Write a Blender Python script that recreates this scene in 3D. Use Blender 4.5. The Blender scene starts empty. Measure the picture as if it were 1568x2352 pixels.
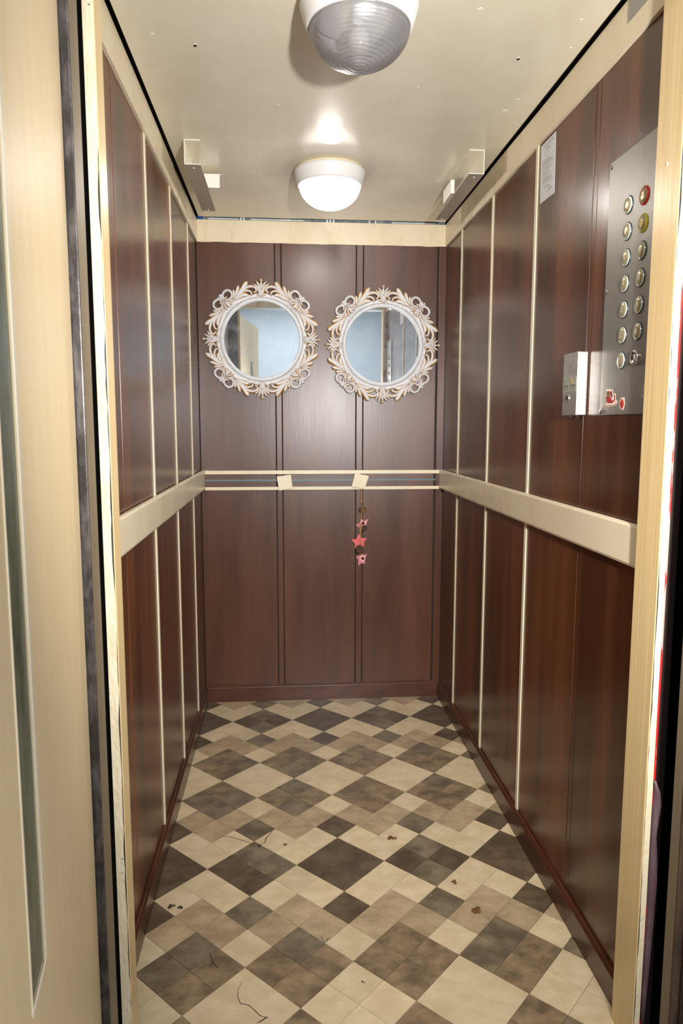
import bpy, bmesh, math, random
from mathutils import Vector, Matrix
random.seed(7)
S = bpy.context.scene
C = S.collection

# ---------------------------------------------------------------- camera
IW, IH, FPX = 1568, 2352, 1633.57
YAW, PITCH, ROLL = 0.0800, -0.1218, 0.0011
CAM = Vector((0.3641, -3.1422, 1.2482))
FW = Vector((math.sin(YAW)*math.cos(PITCH), math.cos(YAW)*math.cos(PITCH), math.sin(PITCH)))
R0 = Vector((math.cos(YAW), -math.sin(YAW), 0)); U0 = R0.cross(FW)
RT = R0*math.cos(ROLL) + U0*math.sin(ROLL); UP = U0*math.cos(ROLL) - R0*math.sin(ROLL)
cd = bpy.data.cameras.new('camera'); cam = bpy.data.objects.new('camera', cd); C.objects.link(cam)
cd.sensor_fit = 'VERTICAL'; cd.sensor_height = 36; cd.sensor_width = 24; cd.lens = FPX/IH*36
cd.clip_start = 0.02
cam.matrix_world = Matrix(((RT.x, UP.x, -FW.x, CAM.x), (RT.y, UP.y, -FW.y, CAM.y), (RT.z, UP.z, -FW.z, CAM.z), (0, 0, 0, 1)))
cd.dof.use_dof = True; cd.dof.focus_distance = 2.7; cd.dof.aperture_fstop = 11
S.camera = cam

def ray(u, v): return (RT*((u-IW/2)/FPX) - UP*((v-IH/2)/FPX) + FW)
def on_y(u, v, y): d = ray(u, v); return CAM + d*((y-CAM.y)/d.y)
def on_x(u, v, x): d = ray(u, v); return CAM + d*((x-CAM.x)/d.x)
def on_z(u, v, z): d = ray(u, v); return CAM + d*((z-CAM.z)/d.z)

# ---------------------------------------------------------------- world, lights, exposure
w = bpy.data.worlds.new('world'); S.world = w; w.use_nodes = True
w.node_tree.nodes['Background'].inputs[0].default_value = (0.5, 0.55, 0.62, 1)
w.node_tree.nodes['Background'].inputs[1].default_value = 0.15
vs = S.view_settings; vs.view_transform = 'Standard'; vs.look = 'None'; vs.exposure = 1.1; vs.gamma = 1; vs.use_curve_mapping = False

def light(name, kind, loc, power, col, rot=(0, 0, 0), **kw):
    l = bpy.data.lights.new(name, kind); l.energy = power; l.color = col
    for k, v in kw.items(): setattr(l, k, v)
    o = bpy.data.objects.new(name, l); o.location = loc; o.rotation_euler = rot; C.objects.link(o); return o
light('hall_bounce_fill', 'AREA', (0.45, -3.9, 2.60), 40, (1.0, 0.97, 0.93), shape='RECTANGLE', size=1.2, size_y=0.9)  # added lamp standing in for flash bounced off the landing ceiling
light('hall_side_fill', 'AREA', (2.27, -3.3, 1.55), 5, (1.0, 0.98, 0.95), rot=(0, math.radians(90), 0), shape='RECTANGLE', size=1.3, size_y=1.2)  # added area lamp to brighten the open door, no window there
fl_o = light('camera_flash', 'SPOT', (0.77, -3.10, 1.42), 104, (1.0, 0.97, 0.94), shadow_soft_size=0.035, spot_size=math.radians(100), spot_blend=0.9)
fl_o.rotation_euler = (Vector((0.78, 0.0, 1.30))-Vector(fl_o.location)).to_track_quat('-Z', 'Y').to_euler()

# ---------------------------------------------------------------- node materials
def lin(r, g, b):
    f = lambda c: (c/255/12.92 if c/255 <= 0.04045 else ((c/255+0.055)/1.055)**2.4)
    return (f(r), f(g), f(b), 1)
MATS = {}
def base_mat(name):
    m = bpy.data.materials.new(name); m.use_nodes = True; MATS[name] = m
    nt = m.node_tree; return m, nt, nt.nodes['Principled BSDF']
def mat(name, rgb, rough=0.5, metal=0.0, rgb2=None, scale=(20, 20, 20), detail=4, bump=0.0, bscale=None, lo=0.35, hi=0.65, rvar=0.0, spec=0.5, spots=None, coat=0.0, objrand=0.0):
    m, nt, p = base_mat(name); N = nt.nodes; L = nt.links
    p.inputs['Roughness'].default_value = rough; p.inputs['Metallic'].default_value = metal
    p.inputs['Specular IOR Level'].default_value = spec
    p.inputs['Coat Weight'].default_value = coat
    if rgb2 is None and bump == 0 and spots is None:
        p.inputs['Base Color'].default_value = lin(*rgb); return m
    tc = N.new('ShaderNodeTexCoord'); mp = N.new('ShaderNodeMapping'); mp.inputs['Scale'].default_value = scale
    L.new(tc.outputs['Object'], mp.inputs[0])
    vec = mp.outputs[0]
    if objrand:
        oi = N.new('ShaderNodeObjectInfo'); ad = N.new('ShaderNodeVectorMath'); ad.operation = 'ADD'
        sc = N.new('ShaderNodeMath'); sc.operation = 'MULTIPLY'; sc.inputs[1].default_value = 40
        L.new(oi.outputs['Random'], sc.inputs[0]); L.new(mp.outputs[0], ad.inputs[0]); L.new(sc.outputs[0], ad.inputs[1]); vec = ad.outputs[0]
    n = N.new('ShaderNodeTexNoise'); n.inputs['Scale'].default_value = 1; n.inputs['Detail'].default_value = detail; n.inputs['Roughness'].default_value = 0.62
    L.new(vec, n.inputs['Vector'])
    cr = N.new('ShaderNodeValToRGB'); cr.color_ramp.elements[0].position = lo; cr.color_ramp.elements[1].position = hi
    cr.color_ramp.elements[0].color = lin(*rgb); cr.color_ramp.elements[1].color = lin(*(rgb2 or rgb))
    L.new(n.outputs['Fac'], cr.inputs[0]); col = cr.outputs[0]
    if objrand:
        hs = N.new('ShaderNodeHueSaturation'); ma = N.new('ShaderNodeMapRange')
        ma.inputs['To Min'].default_value = 1-objrand; ma.inputs['To Max'].default_value = 1+objrand
        L.new(oi.outputs['Random'], ma.inputs[0]); L.new(ma.outputs[0], hs.inputs['Value']); L.new(col, hs.inputs['Color']); col = hs.outputs[0]
    if spots:
        srgb, sscale, thr = spots
        n2 = N.new('ShaderNodeTexNoise'); n2.inputs['Scale'].default_value = sscale; n2.inputs['Detail'].default_value = 3
        L.new(tc.outputs['Object'], n2.inputs['Vector'])
        r2 = N.new('ShaderNodeValToRGB'); r2.color_ramp.elements[0].position = thr; r2.color_ramp.elements[1].position = thr+0.03
        L.new(n2.outputs['Fac'], r2.inputs[0])
        mx = N.new('ShaderNodeMix'); mx.data_type = 'RGBA'; L.new(r2.outputs[0], mx.inputs[0]); L.new(col, mx.inputs[6]); mx.inputs[7].default_value = lin(*srgb)
        col = mx.outputs[2]
    L.new(col, p.inputs['Base Color'])
    if rvar:
        mr = N.new('ShaderNodeMapRange'); mr.inputs['To Min'].default_value = rough-rvar; mr.inputs['To Max'].default_value = rough+rvar
        L.new(n.outputs['Fac'], mr.inputs[0]); L.new(mr.outputs[0], p.inputs['Roughness'])
    if bump:
        b = N.new('ShaderNodeBump'); b.inputs['Strength'].default_value = bump; b.inputs['Distance'].default_value = 0.01
        if bscale:
            mp2 = N.new('ShaderNodeMapping'); mp2.inputs['Scale'].default_value = bscale; L.new(tc.outputs['Object'], mp2.inputs[0])
            n3 = N.new('ShaderNodeTexNoise'); n3.inputs['Scale'].default_value = 1; n3.inputs['Detail'].default_value = 3; L.new(mp2.outputs[0], n3.inputs['Vector'])
            L.new(n3.outputs['Fac'], b.inputs['Height'])
        else: L.new(n.outputs['Fac'], b.inputs['Height'])
        L.new(b.outputs[0], p.inputs['Normal'])
    return m

BROWN = mat('brown_gloss_paint', (64, 34, 17), 0.25, rgb2=(104, 60, 32), scale=(9, 9, 0.7), detail=2, bump=0.006, bscale=(90, 90, 1.6), rvar=0.06, spec=0.55)
BROWNB = mat('brown_gloss_paint_back_wall', (70, 39, 23), 0.33, rgb2=(90, 53, 33), scale=(9, 9, 1.2), detail=4, bump=0.018, bscale=(80, 80, 12), rvar=0.06, spec=0.6, spots=((52, 26, 20), 30, 0.76))
BASEB = mat('brown_baseboard_paint', (66, 34, 22), 0.25, rgb2=(84, 46, 30), scale=(6, 6, 20), bump=0.05, bscale=(40, 40, 40))
GROOVE = mat('dark_groove', (34, 18, 13), 0.7)
CREAM = mat('cream_gloss_paint', (225, 211, 180), 0.28, rgb2=(230, 218, 190), scale=(8, 8, 3), bump=0.02, bscale=(25, 25, 12), rvar=0.05, spots=((240, 228, 200), 55, 0.80))
CREAMV = mat('cream_jamb_paint', (214, 186, 134), 0.30, rgb2=(220, 194, 145), scale=(60, 60, 1.5), bump=0.06, bscale=(90, 90, 3), rvar=0.05)
CREAME = mat('cream_chipped_paint', (206, 190, 158), 0.55, rgb2=(218, 206, 180), scale=(50, 50, 14), bump=0.25, bscale=(160, 160, 60), spots=((120, 104, 84), 70, 0.70))
CEIL = mat('ceiling_gloss_paint', (224, 216, 194), 0.23, rgb2=(230, 223, 203), scale=(5, 5, 5), bump=0.05, bscale=(9, 5, 9), rvar=0.04, spots=((236, 228, 208), 48, 0.77))
BLACK = mat('unlit_black', (14, 10, 9), 0.8)  # near-black colour stands in for the dark of unlit gaps and shaft
SHAFT = mat('shaft_unlit_wall', (26, 17, 14), 0.9, rgb2=(44, 30, 26), scale=(12, 12, 6))  # dark browns put the unlit shaft's darkness into the colour
RED = mat('red_primer', (196, 30, 28), 0.5, rgb2=(150, 140, 132), scale=(60, 60, 9), lo=0.55, hi=0.62)
TAUPE = mat('taupe_steel_paint', (112, 98, 78), 0.45, rgb2=(124, 109, 88), scale=(20, 20, 3))
WORN = mat('worn_dark_steel', (48, 44, 44), 0.34, metal=0.35, rgb2=(96, 92, 92), scale=(55, 55, 20), detail=6, bump=0.12, lo=0.42, hi=0.75)
WORNB = mat('worn_brown_steel', (44, 32, 24), 0.32, metal=0.1, rgb2=(76, 58, 44), scale=(50, 50, 9), detail=6, bump=0.1)
DOORP = mat('door_cream_paint', (220, 196, 154), 0.38, rgb2=(226, 203, 162), scale=(30, 30, 3), bump=0.03, bscale=(12, 12, 4), spots=((240, 230, 206), 36, 0.77))
BEADP = mat('white_bead_paint', (222, 210, 188), 0.4)
SLITG = mat('wired_green_glass', (50, 64, 52), 0.3, rgb2=(100, 106, 84), scale=(60, 60, 14), detail=6, bump=0.08, spec=0.25)
HALLW = mat('hall_blue_grey_wall', (142, 156, 170), 0.8, rgb2=(150, 164, 176), scale=(3, 3, 3))
HALLF = mat('hall_terrazzo', (150, 142, 130), 0.5, rgb2=(170, 162, 150), scale=(40, 40, 40))
HALLC = mat('hall_ceiling_white', (214, 214, 212), 0.9)
STEEL = mat('brushed_steel', (140, 136, 129), 0.40, metal=0.7, rgb2=(152, 148, 141), scale=(240, 240, 3), bump=0.06, rvar=0.06)
STEELB = mat('satin_steel_box', (186, 184, 178), 0.28, metal=0.75, rgb2=(196, 194, 188), scale=(30, 30, 30), rvar=0.05)
CHROME = mat('chrome', (205, 205, 205), 0.14, metal=1.0)
RINGD = mat('dark_button_ring', (34, 36, 38), 0.35)
RINGC = mat('clear_button_bezel', (196, 210, 208), 0.12, metal=0.4)
RINGR = mat('red_button_ring', (206, 44, 22), 0.35)
RINGY = mat('yellow_button_ring', (196, 186, 44), 0.35)
BTN = mat('satin_button_cap', (172, 160, 124), 0.30, metal=0.5)
DIGIT = mat('pale_digit', (244, 242, 232), 0.4)
REDTXT = mat('red_engraving', (150, 40, 22), 0.5)
PAPER = mat('paper', (218, 220, 224), 0.6)
PAPERG = mat('grey_plastic_plate', (158, 156, 146), 0.4)
INK = mat('print_ink', (120, 122, 126), 0.7)
INKD = mat('dark_print_ink', (70, 70, 72), 0.7)
WHITE = mat('white_lamp_plastic', (235, 236, 236), 0.35)
WPLATE = mat('white_plate_paint', (236, 234, 226), 0.4)
GREYB = mat('grey_beige_channel_paint', (178, 168, 150), 0.35, rgb2=(184, 174, 156), scale=(10, 10, 10))
BLUEG = mat('blue_grey_strip', (96, 112, 122), 0.5, rgb2=(150, 152, 150), scale=(26, 8, 40), lo=0.5, hi=0.66)
BLUE = mat('blue_paint_patch', (14, 84, 150), 0.4)
STRIPE = mat('teal_grey_stripe', (88, 112, 116), 0.4)
STONE = mat('tile_joint', (84, 70, 53), 0.8)
PINK = mat('pink_star_wood', (214, 84, 92), 0.6, rgb2=(226, 112, 116), scale=(90, 90, 90))
PINKP = mat('pale_pink_star_wood', (206, 116, 122), 0.6, rgb2=(212, 132, 136), scale=(90, 90, 90))
REDP = mat('red_flower_paint', (196, 14, 28), 0.5)
WHITEP = mat('white_flower_paint', (236, 228, 224), 0.5)
CONE = mat('pine_cone_brown', (58, 42, 30), 0.7, rgb2=(104, 78, 52), scale=(300, 300, 300))
CONEL = mat('pine_cone_tan', (96, 66, 38), 0.7, rgb2=(150, 112, 66), scale=(300, 300, 300))
TWINE = mat('jute_twine', (188, 148, 100), 0.85, rgb2=(160, 122, 82), scale=(500, 500, 500))
PURPLE = mat('purple_grey_rubber', (98, 82, 88), 0.5, rgb2=(80, 56, 62), scale=(18, 18, 12))
CRACK = mat('crack_dark', (58, 48, 38), 0.9)
DIRT = mat('brown_dirt', (92, 56, 24), 0.8, rgb2=(120, 84, 44), scale=(160, 160, 160))
DIRTD = mat('dark_dirt', (58, 50, 42), 0.9)
STK_W = mat('sticker_white', (238, 228, 212), 0.5)
STK_R = mat('sticker_red', (170, 36, 34), 0.5)
STK_O = mat('sticker_orange', (214, 92, 34), 0.5)
STK_G = mat('sticker_olive', (104, 98, 62), 0.5)
STK_P = mat('sticker_plum', (116, 34, 60), 0.5)
STK_T = mat('sticker_tan', (206, 190, 160), 0.5)
GREENI = mat('green_icon', (132, 158, 128), 0.5)
YELLI = mat('yellow_icon', (188, 160, 96), 0.5)
REFL = mat('lamp_reflector', (222, 222, 222), 0.32, metal=0.25)

def tile_mat(name, a, b):
    return mat(name, a, 0.36, rgb2=b, scale=(16, 22, 16), detail=8, lo=0.38, hi=0.64, objrand=0.06, bump=0.02, rvar=0.06)
T_CREAM = tile_mat('tile_cream', (200, 180, 144), (216, 198, 164))
T_BEIGE = tile_mat('tile_beige', (156, 136, 107), (184, 163, 130))
T_MID = tile_mat('tile_mid_brown', (104, 88, 67), (150, 129, 100))
T_DARK = tile_mat('tile_dark_brown', (78, 64, 50), (106, 90, 70))
T_GREY = tile_mat('tile_dark_grey', (98, 86, 68), (134, 120, 97))

def frame_mat():
    m, nt, p = base_mat('white_gold_frame'); N = nt.nodes; L = nt.links
    at = N.new('ShaderNodeAttribute'); at.attribute_name = 'gold'
    mx = N.new('ShaderNodeMix'); mx.data_type = 'RGBA'
    tc = N.new('ShaderNodeTexCoord'); n = N.new('ShaderNodeTexNoise'); n.inputs['Scale'].default_value = 70; L.new(tc.outputs['Object'], n.inputs['Vector'])
    ma = N.new('ShaderNodeMath'); ma.operation = 'MULTIPLY_ADD'; ma.inputs[1].default_value = 0.8; ma.inputs[2].default_value = -0.4
    ad = N.new('ShaderNodeMath'); ad.operation = 'ADD'; ad.use_clamp = True
    L.new(n.outputs['Fac'], ma.inputs[0]); L.new(ma.outputs[0], ad.inputs[0]); L.new(at.outputs['Fac'], ad.inputs[1])
    L.new(ad.outputs[0], mx.inputs[0]); mx.inputs[6].default_value = lin(218, 222, 228); mx.inputs[7].default_value = lin(198, 150, 78)
    L.new(mx.outputs[2], p.inputs['Base Color']); p.inputs['Roughness'].default_value = 0.42
    return m
FRAME = frame_mat()
def mirror_mat():
    m, nt, p = base_mat('mirror_glass'); N = nt.nodes; L = nt.links
    p.inputs['Base Color'].default_value = (0.86, 0.89, 0.90, 1); p.inputs['Metallic'].default_value = 1; p.inputs['Roughness'].default_value = 0.02
    d = N.new('ShaderNodeBsdfDiffuse'); d.inputs[0].default_value = lin(206, 214, 220)
    tc = N.new('ShaderNodeTexCoord'); n = N.new('ShaderNodeTexNoise'); n.inputs['Scale'].default_value = 9; n.inputs['Detail'].default_value = 4; n.inputs['Distortion'].default_value = 2.2
    L.new(tc.outputs['Object'], n.inputs['Vector'])
    mr = N.new('ShaderNodeMapRange'); mr.inputs['From Min'].default_value = 0.35; mr.inputs['From Max'].default_value = 0.8; mr.inputs['To Min'].default_value = 0.08; mr.inputs['To Max'].default_value = 0.34
    L.new(n.outputs['Fac'], mr.inputs[0])
    mx = N.new('ShaderNodeMixShader'); L.new(mr.outputs[0], mx.inputs[0]); L.new(p.outputs[0], mx.inputs[1]); L.new(d.outputs[0], mx.inputs[2])
    L.new(mx.outputs[0], N['Material Output'].inputs[0]); return m
MIRROR = mirror_mat()
def dome_mat():
    m, nt, p = base_mat('ribbed_clear_glass'); N = nt.nodes; L = nt.links
    N.remove(p)
    t = N.new('ShaderNodeBsdfTransparent'); t.inputs[0].default_value = (0.93, 0.93, 0.94, 1)
    g = N.new('ShaderNodeBsdfGlossy'); g.inputs['Roughness'].default_value = 0.26
    tr = N.new('ShaderNodeBsdfTranslucent'); tr.inputs[0].default_value = (0.86, 0.86, 0.88, 1)
    df = N.new('ShaderNodeBsdfDiffuse'); df.inputs[0].default_value = (0.80, 0.80, 0.83, 1)
    m1 = N.new('ShaderNodeMixShader'); m1.inputs[0].default_value = 0.5; L.new(tr.outputs[0], m1.inputs[1]); L.new(df.outputs[0], m1.inputs[2])
    m2 = N.new('ShaderNodeMixShader'); m2.inputs[0].default_value = 0.45; L.new(t.outputs[0], m2.inputs[1]); L.new(m1.outputs[0], m2.inputs[2])
    fr0 = N.new('ShaderNodeFresnel'); fr0.inputs[0].default_value = 1.5
    fr = N.new('ShaderNodeMath'); fr.operation = 'ADD'; fr.inputs[1].default_value = 0.20; fr.use_clamp = True; L.new(fr0.outputs[0], fr.inputs[0])
    m3 = N.new('ShaderNodeMixShader'); L.new(fr.outputs[0], m3.inputs[0]); L.new(m2.outputs[0], m3.inputs[1]); L.new(g.outputs[0], m3.inputs[2])
    L.new(m3.outputs[0], N['Material Output'].inputs[0]); return m
DOME = dome_mat()
def emis_mat(name, col, s):
    m, nt, p = base_mat(name); p.inputs['Base Color'].default_value = (1, 1, 1, 1)
    p.inputs['Emission Color'].default_value = col; p.inputs['Emission Strength'].default_value = s; return m
BULBON = emis_mat('lit_bulb', (1, 0.93, 0.80, 1), 26)
BULBOFF = mat('unlit_bulb', (226, 226, 226), 0.25)

# ---------------------------------------------------------------- mesh helpers
class MB:
    def __init__(s): s.v = []; s.f = []; s.g = []; s.mi = []; s.cur = 0
    def add(s, vs, fs, g=None):
        o = len(s.v); s.v += [tuple(v) for v in vs]; s.g += list(g) if g else [0.0]*len(vs)
        for f in fs: s.f.append([i+o for i in f]); s.mi.append(s.cur)
        return s
    def box(s, a, b):
        x0, y0, z0 = a; x1, y1, z1 = b
        return s.add([(x0, y0, z0), (x1, y0, z0), (x1, y1, z0), (x0, y1, z0), (x0, y0, z1), (x1, y0, z1), (x1, y1, z1), (x0, y1, z1)],
                     [(0, 3, 2, 1), (4, 5, 6, 7), (0, 1, 5, 4), (1, 2, 6, 5), (2, 3, 7, 6), (3, 0, 4, 7)])
    def prism(s, pts, fn, c0, c1, g=None):          # outline in local (a, b), extruded c0..c1, fn(a, b, c) -> world
        n = len(pts); vs = [fn(a, b, c0) for a, b in pts] + [fn(a, b, c1) for a, b in pts]
        return s.add(vs, [tuple(range(n))[::-1], tuple(range(n, 2*n))] + [(i, (i+1) % n, n+(i+1) % n, n+i) for i in range(n)], [g or 0.0]*(2*n))
    def lathe(s, prof, fn, n=32, cap0=False, cap1=False):      # prof of (r, c); fn(a, b, c) -> world
        vs = []; fs = []
        for r, c in prof:
            for k in range(n):
                t = 2*math.pi*k/n; vs.append(fn(r*math.cos(t), r*math.sin(t), c))
        for j in range(len(prof)-1):
            for k in range(n): fs.append((j*n+k, j*n+(k+1) % n, (j+1)*n+(k+1) % n, (j+1)*n+k))
        if cap0: fs.append(tuple(range(n))[::-1])
        if cap1: fs.append(tuple(range((len(prof)-1)*n, len(prof)*n)))
        return s.add(vs, fs)
    def tube(s, pts, r, n=6):
        pts = [Vector(p) for p in pts]; vs = []; fs = []; m = len(pts)
        for i, p in enumerate(pts):
            t = (pts[min(i+1, m-1)] - pts[max(i-1, 0)]).normalized()
            u = t.cross(Vector((0, 1, 0.01))); u = u.normalized() if u.length > 1e-4 else Vector((1, 0, 0)); v = t.cross(u)
            rr = r[i] if isinstance(r, (list, tuple)) else r
            for k in range(n):
                a = 2*math.pi*k/n; vs.append(p + u*(rr*math.cos(a)) + v*(rr*math.sin(a)))
        for i in range(m-1):
            for k in range(n): fs.append((i*n+k, i*n+(k+1) % n, (i+1)*n+(k+1) % n, (i+1)*n+k))
        fs += [tuple(range(n))[::-1], tuple(range((m-1)*n, m*n))]
        return s.add(vs, fs)
    def stroke(s, ctrl, wmax, h, fn, kind='leaf', n=12, gold=1.0, z0=0.0):
        """raised leaf or scroll: smooth centreline through ctrl, domed cross-section, gilt edges"""
        P = [Vector((a, b, 0)) for a, b in ctrl]; P = [P[0]*2-P[1]] + P + [P[-1]*2-P[-2]]
        cl = []
        for i in range(1, len(P)-2):
            for k in range(n):
                t = k/n; p0, p1, p2, p3 = P[i-1:i+3]
                cl.append(0.5*((2*p1) + (p2-p0)*t + (2*p0-5*p1+4*p2-p3)*t*t + (3*p1-p0-3*p2+p3)*t**3))
        cl.append(P[-2]); step = max(1, len(cl)//14); cl = cl[::step] + ([cl[-1]] if (len(cl)-1) % step else [])
        m = len(cl); vs = []; gs = []; fs = []
        for i, p in enumerate(cl):
            q = i/(m-1); t = (cl[min(i+1, m-1)]-cl[max(i-1, 0)]).normalized(); nn = Vector((-t.y, t.x, 0))
            if kind == 'leaf': wmax_ = wmax*1.25; wd = wmax_*(0.30+0.70*math.sin(math.pi*min(1, q*0.62+0.02)*1.0)) * (1 if q < 0.8 else math.sqrt(max(0.02, (1-q)/0.2)))
            else: wd = wmax*1.15*(0.45+0.55*math.sin(math.pi*(0.12+0.8*q)))
            hh = h*(0.55+0.45*math.sin(math.pi*min(1, 0.1+0.75*q)))
            for e, zz, gg in ((-1, 0, 1.1), (-.9, .45, 1.1), (-.5, .88, .85), (-.05, 1, 0.05), (.5, .82, .0), (.92, .4, .8), (1, 0, 1.0)):
                a = p + nn*(wd*0.5*e); vs.append(fn(a.x, a.y, z0+hh*zz)); gs.append(gg*gold)
        for i in range(m-1):
            for k in range(6): fs.append((i*7+k, (i+1)*7+k, (i+1)*7+k+1, i*7+k+1))
        fs += [tuple(range(7)), tuple(range((m-1)*7, m*7))[::-1]]
        return s.add(vs, fs, gs)
    def ball(s, c, r, fn=None, n=10, g=0.0, sq=1.0):
        vs = []; fs = []; fn = fn or (lambda a, b, c_: (a, b, c_)); m = n//2+1
        for j in range(m):
            t = math.pi*j/(m-1)
            for k in range(n):
                a = 2*math.pi*k/n; vs.append(fn(c[0]+r*math.sin(t)*math.cos(a), c[1]+r*math.sin(t)*math.sin(a), c[2]+r*sq*math.cos(t)))
        for j in range(m-1):
            for k in range(n): fs.append((j*n+k, j*n+(k+1) % n, (j+1)*n+(k+1) % n, (j+1)*n+k))
        return s.add(vs, fs, [g]*len(vs))
    def mesh(s, name, mats, smooth=False, attr=False):
        me = bpy.data.meshes.new(name); me.from_pydata(s.v, [], s.f)
        for m in (mats if isinstance(mats, (list, tuple)) else [mats]): me.materials.append(m)
        bm = bmesh.new(); bm.from_mesh(me); 
        bmesh.ops.remove_doubles(bm, verts=bm.verts, dist=1e-6) if smooth and not attr and not any(s.mi) else None
        bmesh.ops.recalc_face_normals(bm, faces=bm.faces); bm.to_mesh(me); bm.free()
        if any(s.mi) and len(me.polygons) == len(s.mi):
            for p_, i in zip(me.polygons, s.mi): p_.material_index = i
        if attr:
            a = me.attributes.new('gold', 'FLOAT', 'POINT'); a.data.foreach_set('value', s.g)
        if smooth:
            for p_ in me.polygons: p_.use_smooth = True
        return me
    def build(s, name, mats, parent=None, smooth=False, bevel=0, attr=False, **kw):
        return link(name, s.mesh(name, mats, smooth, attr), parent, bevel=bevel, **kw)
def link(name, me, parent=None, bevel=0, label=None, cat=None, group=None, kind=None):
    o = bpy.data.objects.new(name, me); C.objects.link(o)
    if parent: o.parent = parent
    if bevel:
        b = o.modifiers.new('bevel', 'BEVEL'); b.width = bevel; b.segments = 2; b.limit_method = 'ANGLE'
    tag(o, label, cat, group, kind); return o
def tag(o, label=None, cat=None, group=None, kind=None):
    if label: o['label'] = label
    if cat: o['category'] = cat
    if group: o['group'] = group
    if kind: o['kind'] = kind
    return o
def empty(name, loc=(0, 0, 0), **kw):
    o = bpy.data.objects.new(name, None); C.objects.link(o); o.location = loc; o.empty_display_size = 0.05; return tag(o, **kw)
def bx(name, a, b, m, parent=None, bevel=0, **kw): return MB().box(a, b).build(name, m, parent, bevel=bevel, **kw)
_E = {}
def child(o, root):      # parent a world-space part to an empty placed at its thing's base
    o.parent = root; o.matrix_parent_inverse = Matrix.Translation(-root.location); return o
I3 = lambda a, b, c: (a, b, c)

# ---------------------------------------------------------------- the cabin shell
W = 1.0711; ZT = 2.100; ZB = 2.0103; ZC = 2.106; H1 = 1.0517; H0 = 0.9655; JY = -1.9125
LJ, RJ = 0.072, 1.045                      # inner faces of the two front jambs
BAT = [-0.275, -0.697, -1.12, -1.505]      # panel joints along the side walls

# floor: slab with the tile pieces on it
floor = bx('floor', (0.0, -1.93, -0.06), (W, 0.0, -0.0025), STONE, kind='structure', label='elevator floor of diagonal cream, beige and dark brown squares')
Q, TX, TY = 0.0631, 0.2627, -0.7382
FX0, FX1, FY0, FY1 = 0.0125, W-0.0125, -1.925, -0.0125
def clip(poly):
    for ax, lim, sg in ((0, FX0, 1), (0, FX1, -1), (1, FY0, 1), (1, FY1, -1)):
        out = []
        for i in range(len(poly)):
            a, b = poly[i], poly[(i+1) % len(poly)]; da = sg*(a[ax]-lim); db = sg*(b[ax]-lim)
            if da >= 0: out.append(a)
            if da*db < 0: t = da/(da-db); out.append((a[0]+(b[0]-a[0])*t, a[1]+(b[1]-a[1])*t))
        poly = out
        if len(poly) < 3: return []
    return poly
_tm = {}
def place_tile(i, j, half, m):
    cx, cy = TX+i*Q, TY-j*Q; r = half*Q-0.0008
    poly = clip([(cx, cy-r), (cx+r, cy), (cx, cy+r), (cx-r, cy)])
    if not poly: return
    A = abs(sum(a[0]*b[1]-b[0]*a[1] for a, b in zip(poly, poly[1:]+poly[:1]))/2)
    if A < 2e-5: return
    full = abs(A-2*r*r) < 1e-7
    key = (half, m.name)
    if full and key in _tm: me = _tm[key]
    else:
        me = MB().prism([(a-cx, b-cy) for a, b in poly], I3, -0.0024, 0.0).mesh('tile', m)
        if full: _tm[key] = me
    o = link('tile', me, floor, bevel=0); o.location = (cx, cy, 0)
for Y in range(-14, 22, 2):
    for Xi in range(-10, 20, 2):
        if ((Xi//2)+(Y//2)) % 2: continue
        y = Y % 16; x = Xi % 8
        if y == 0 and x == 0: place_tile(Xi, Y, 2, T_CREAM); continue
        if y == 8 and x == 4: place_tile(Xi, Y, 2, T_DARK); continue
        rnd = random.random()
        if y == 0: cols = [T_CREAM]*4
        elif y in (2, 14): cols = [random.choice((T_MID, T_MID, T_GREY)) for _ in range(4)]
        elif y == 4: cols = [T_CREAM, T_BEIGE, T_BEIGE, T_GREY if x == 0 else T_DARK]
        elif y == 12: cols = [T_GREY if x == 0 else T_DARK, T_BEIGE, T_BEIGE, T_CREAM]
        elif y == 6: cols = [T_BEIGE, T_CREAM, T_CREAM, T_CREAM]
        elif y == 10: cols = [T_CREAM, T_CREAM, T_CREAM, T_BEIGE]
        else: cols = [random.choice((T_DARK, T_DARK, T_GREY)) for _ in range(4)]
        for (di, dj), m in zip(((0, -1), (-1, 0), (1, 0), (0, 1)), cols): place_tile(Xi+di, Y+dj, 1, m)
# cracks in the covering
def crack(pts, wd):
    P = [on_z(u, v, 0.0004) for u, v in pts]; mb = MB(); vs = []
    for k, p_ in enumerate(P):
        t = (P[min(k+1, len(P)-1)]-P[max(k-1, 0)]); n = Vector((-t.y, t.x, 0)).normalized()*wd*(0.3+0.7*math.sin(math.pi*(k+0.4)/len(P)))
        vs += [p_+n, p_-n]
    mb.add(vs, [(2*k, 2*k+1, 2*k+3, 2*k+2) for k in range(len(P)-1)]); mb.build('crack', CRACK, floor)
crack([(556, 2253), (546, 2275), (546, 2290), (552, 2305), (570, 2308), (582, 2318), (597, 2333), (614, 2337), (600, 2346), (588, 2350)], 0.0010)
crack([(629, 1902), (620, 1915), (611, 1925), (608, 1936), (598, 1940)], 0.0014)
crack([(510, 1921), (530, 1922), (556, 1930), (575, 1936)], 0.0011)
crack([(482, 2188), (486, 2205), (491, 2214), (500, 2224)], 0.0016)
crack([(489, 2212), (480, 2220)], 0.0012)
crack([(737, 2152), (744, 2164), (755, 2156)], 0.0012)
crack([(590, 2350), (612, 2336), (616, 2338)], 0.0012)
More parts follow.
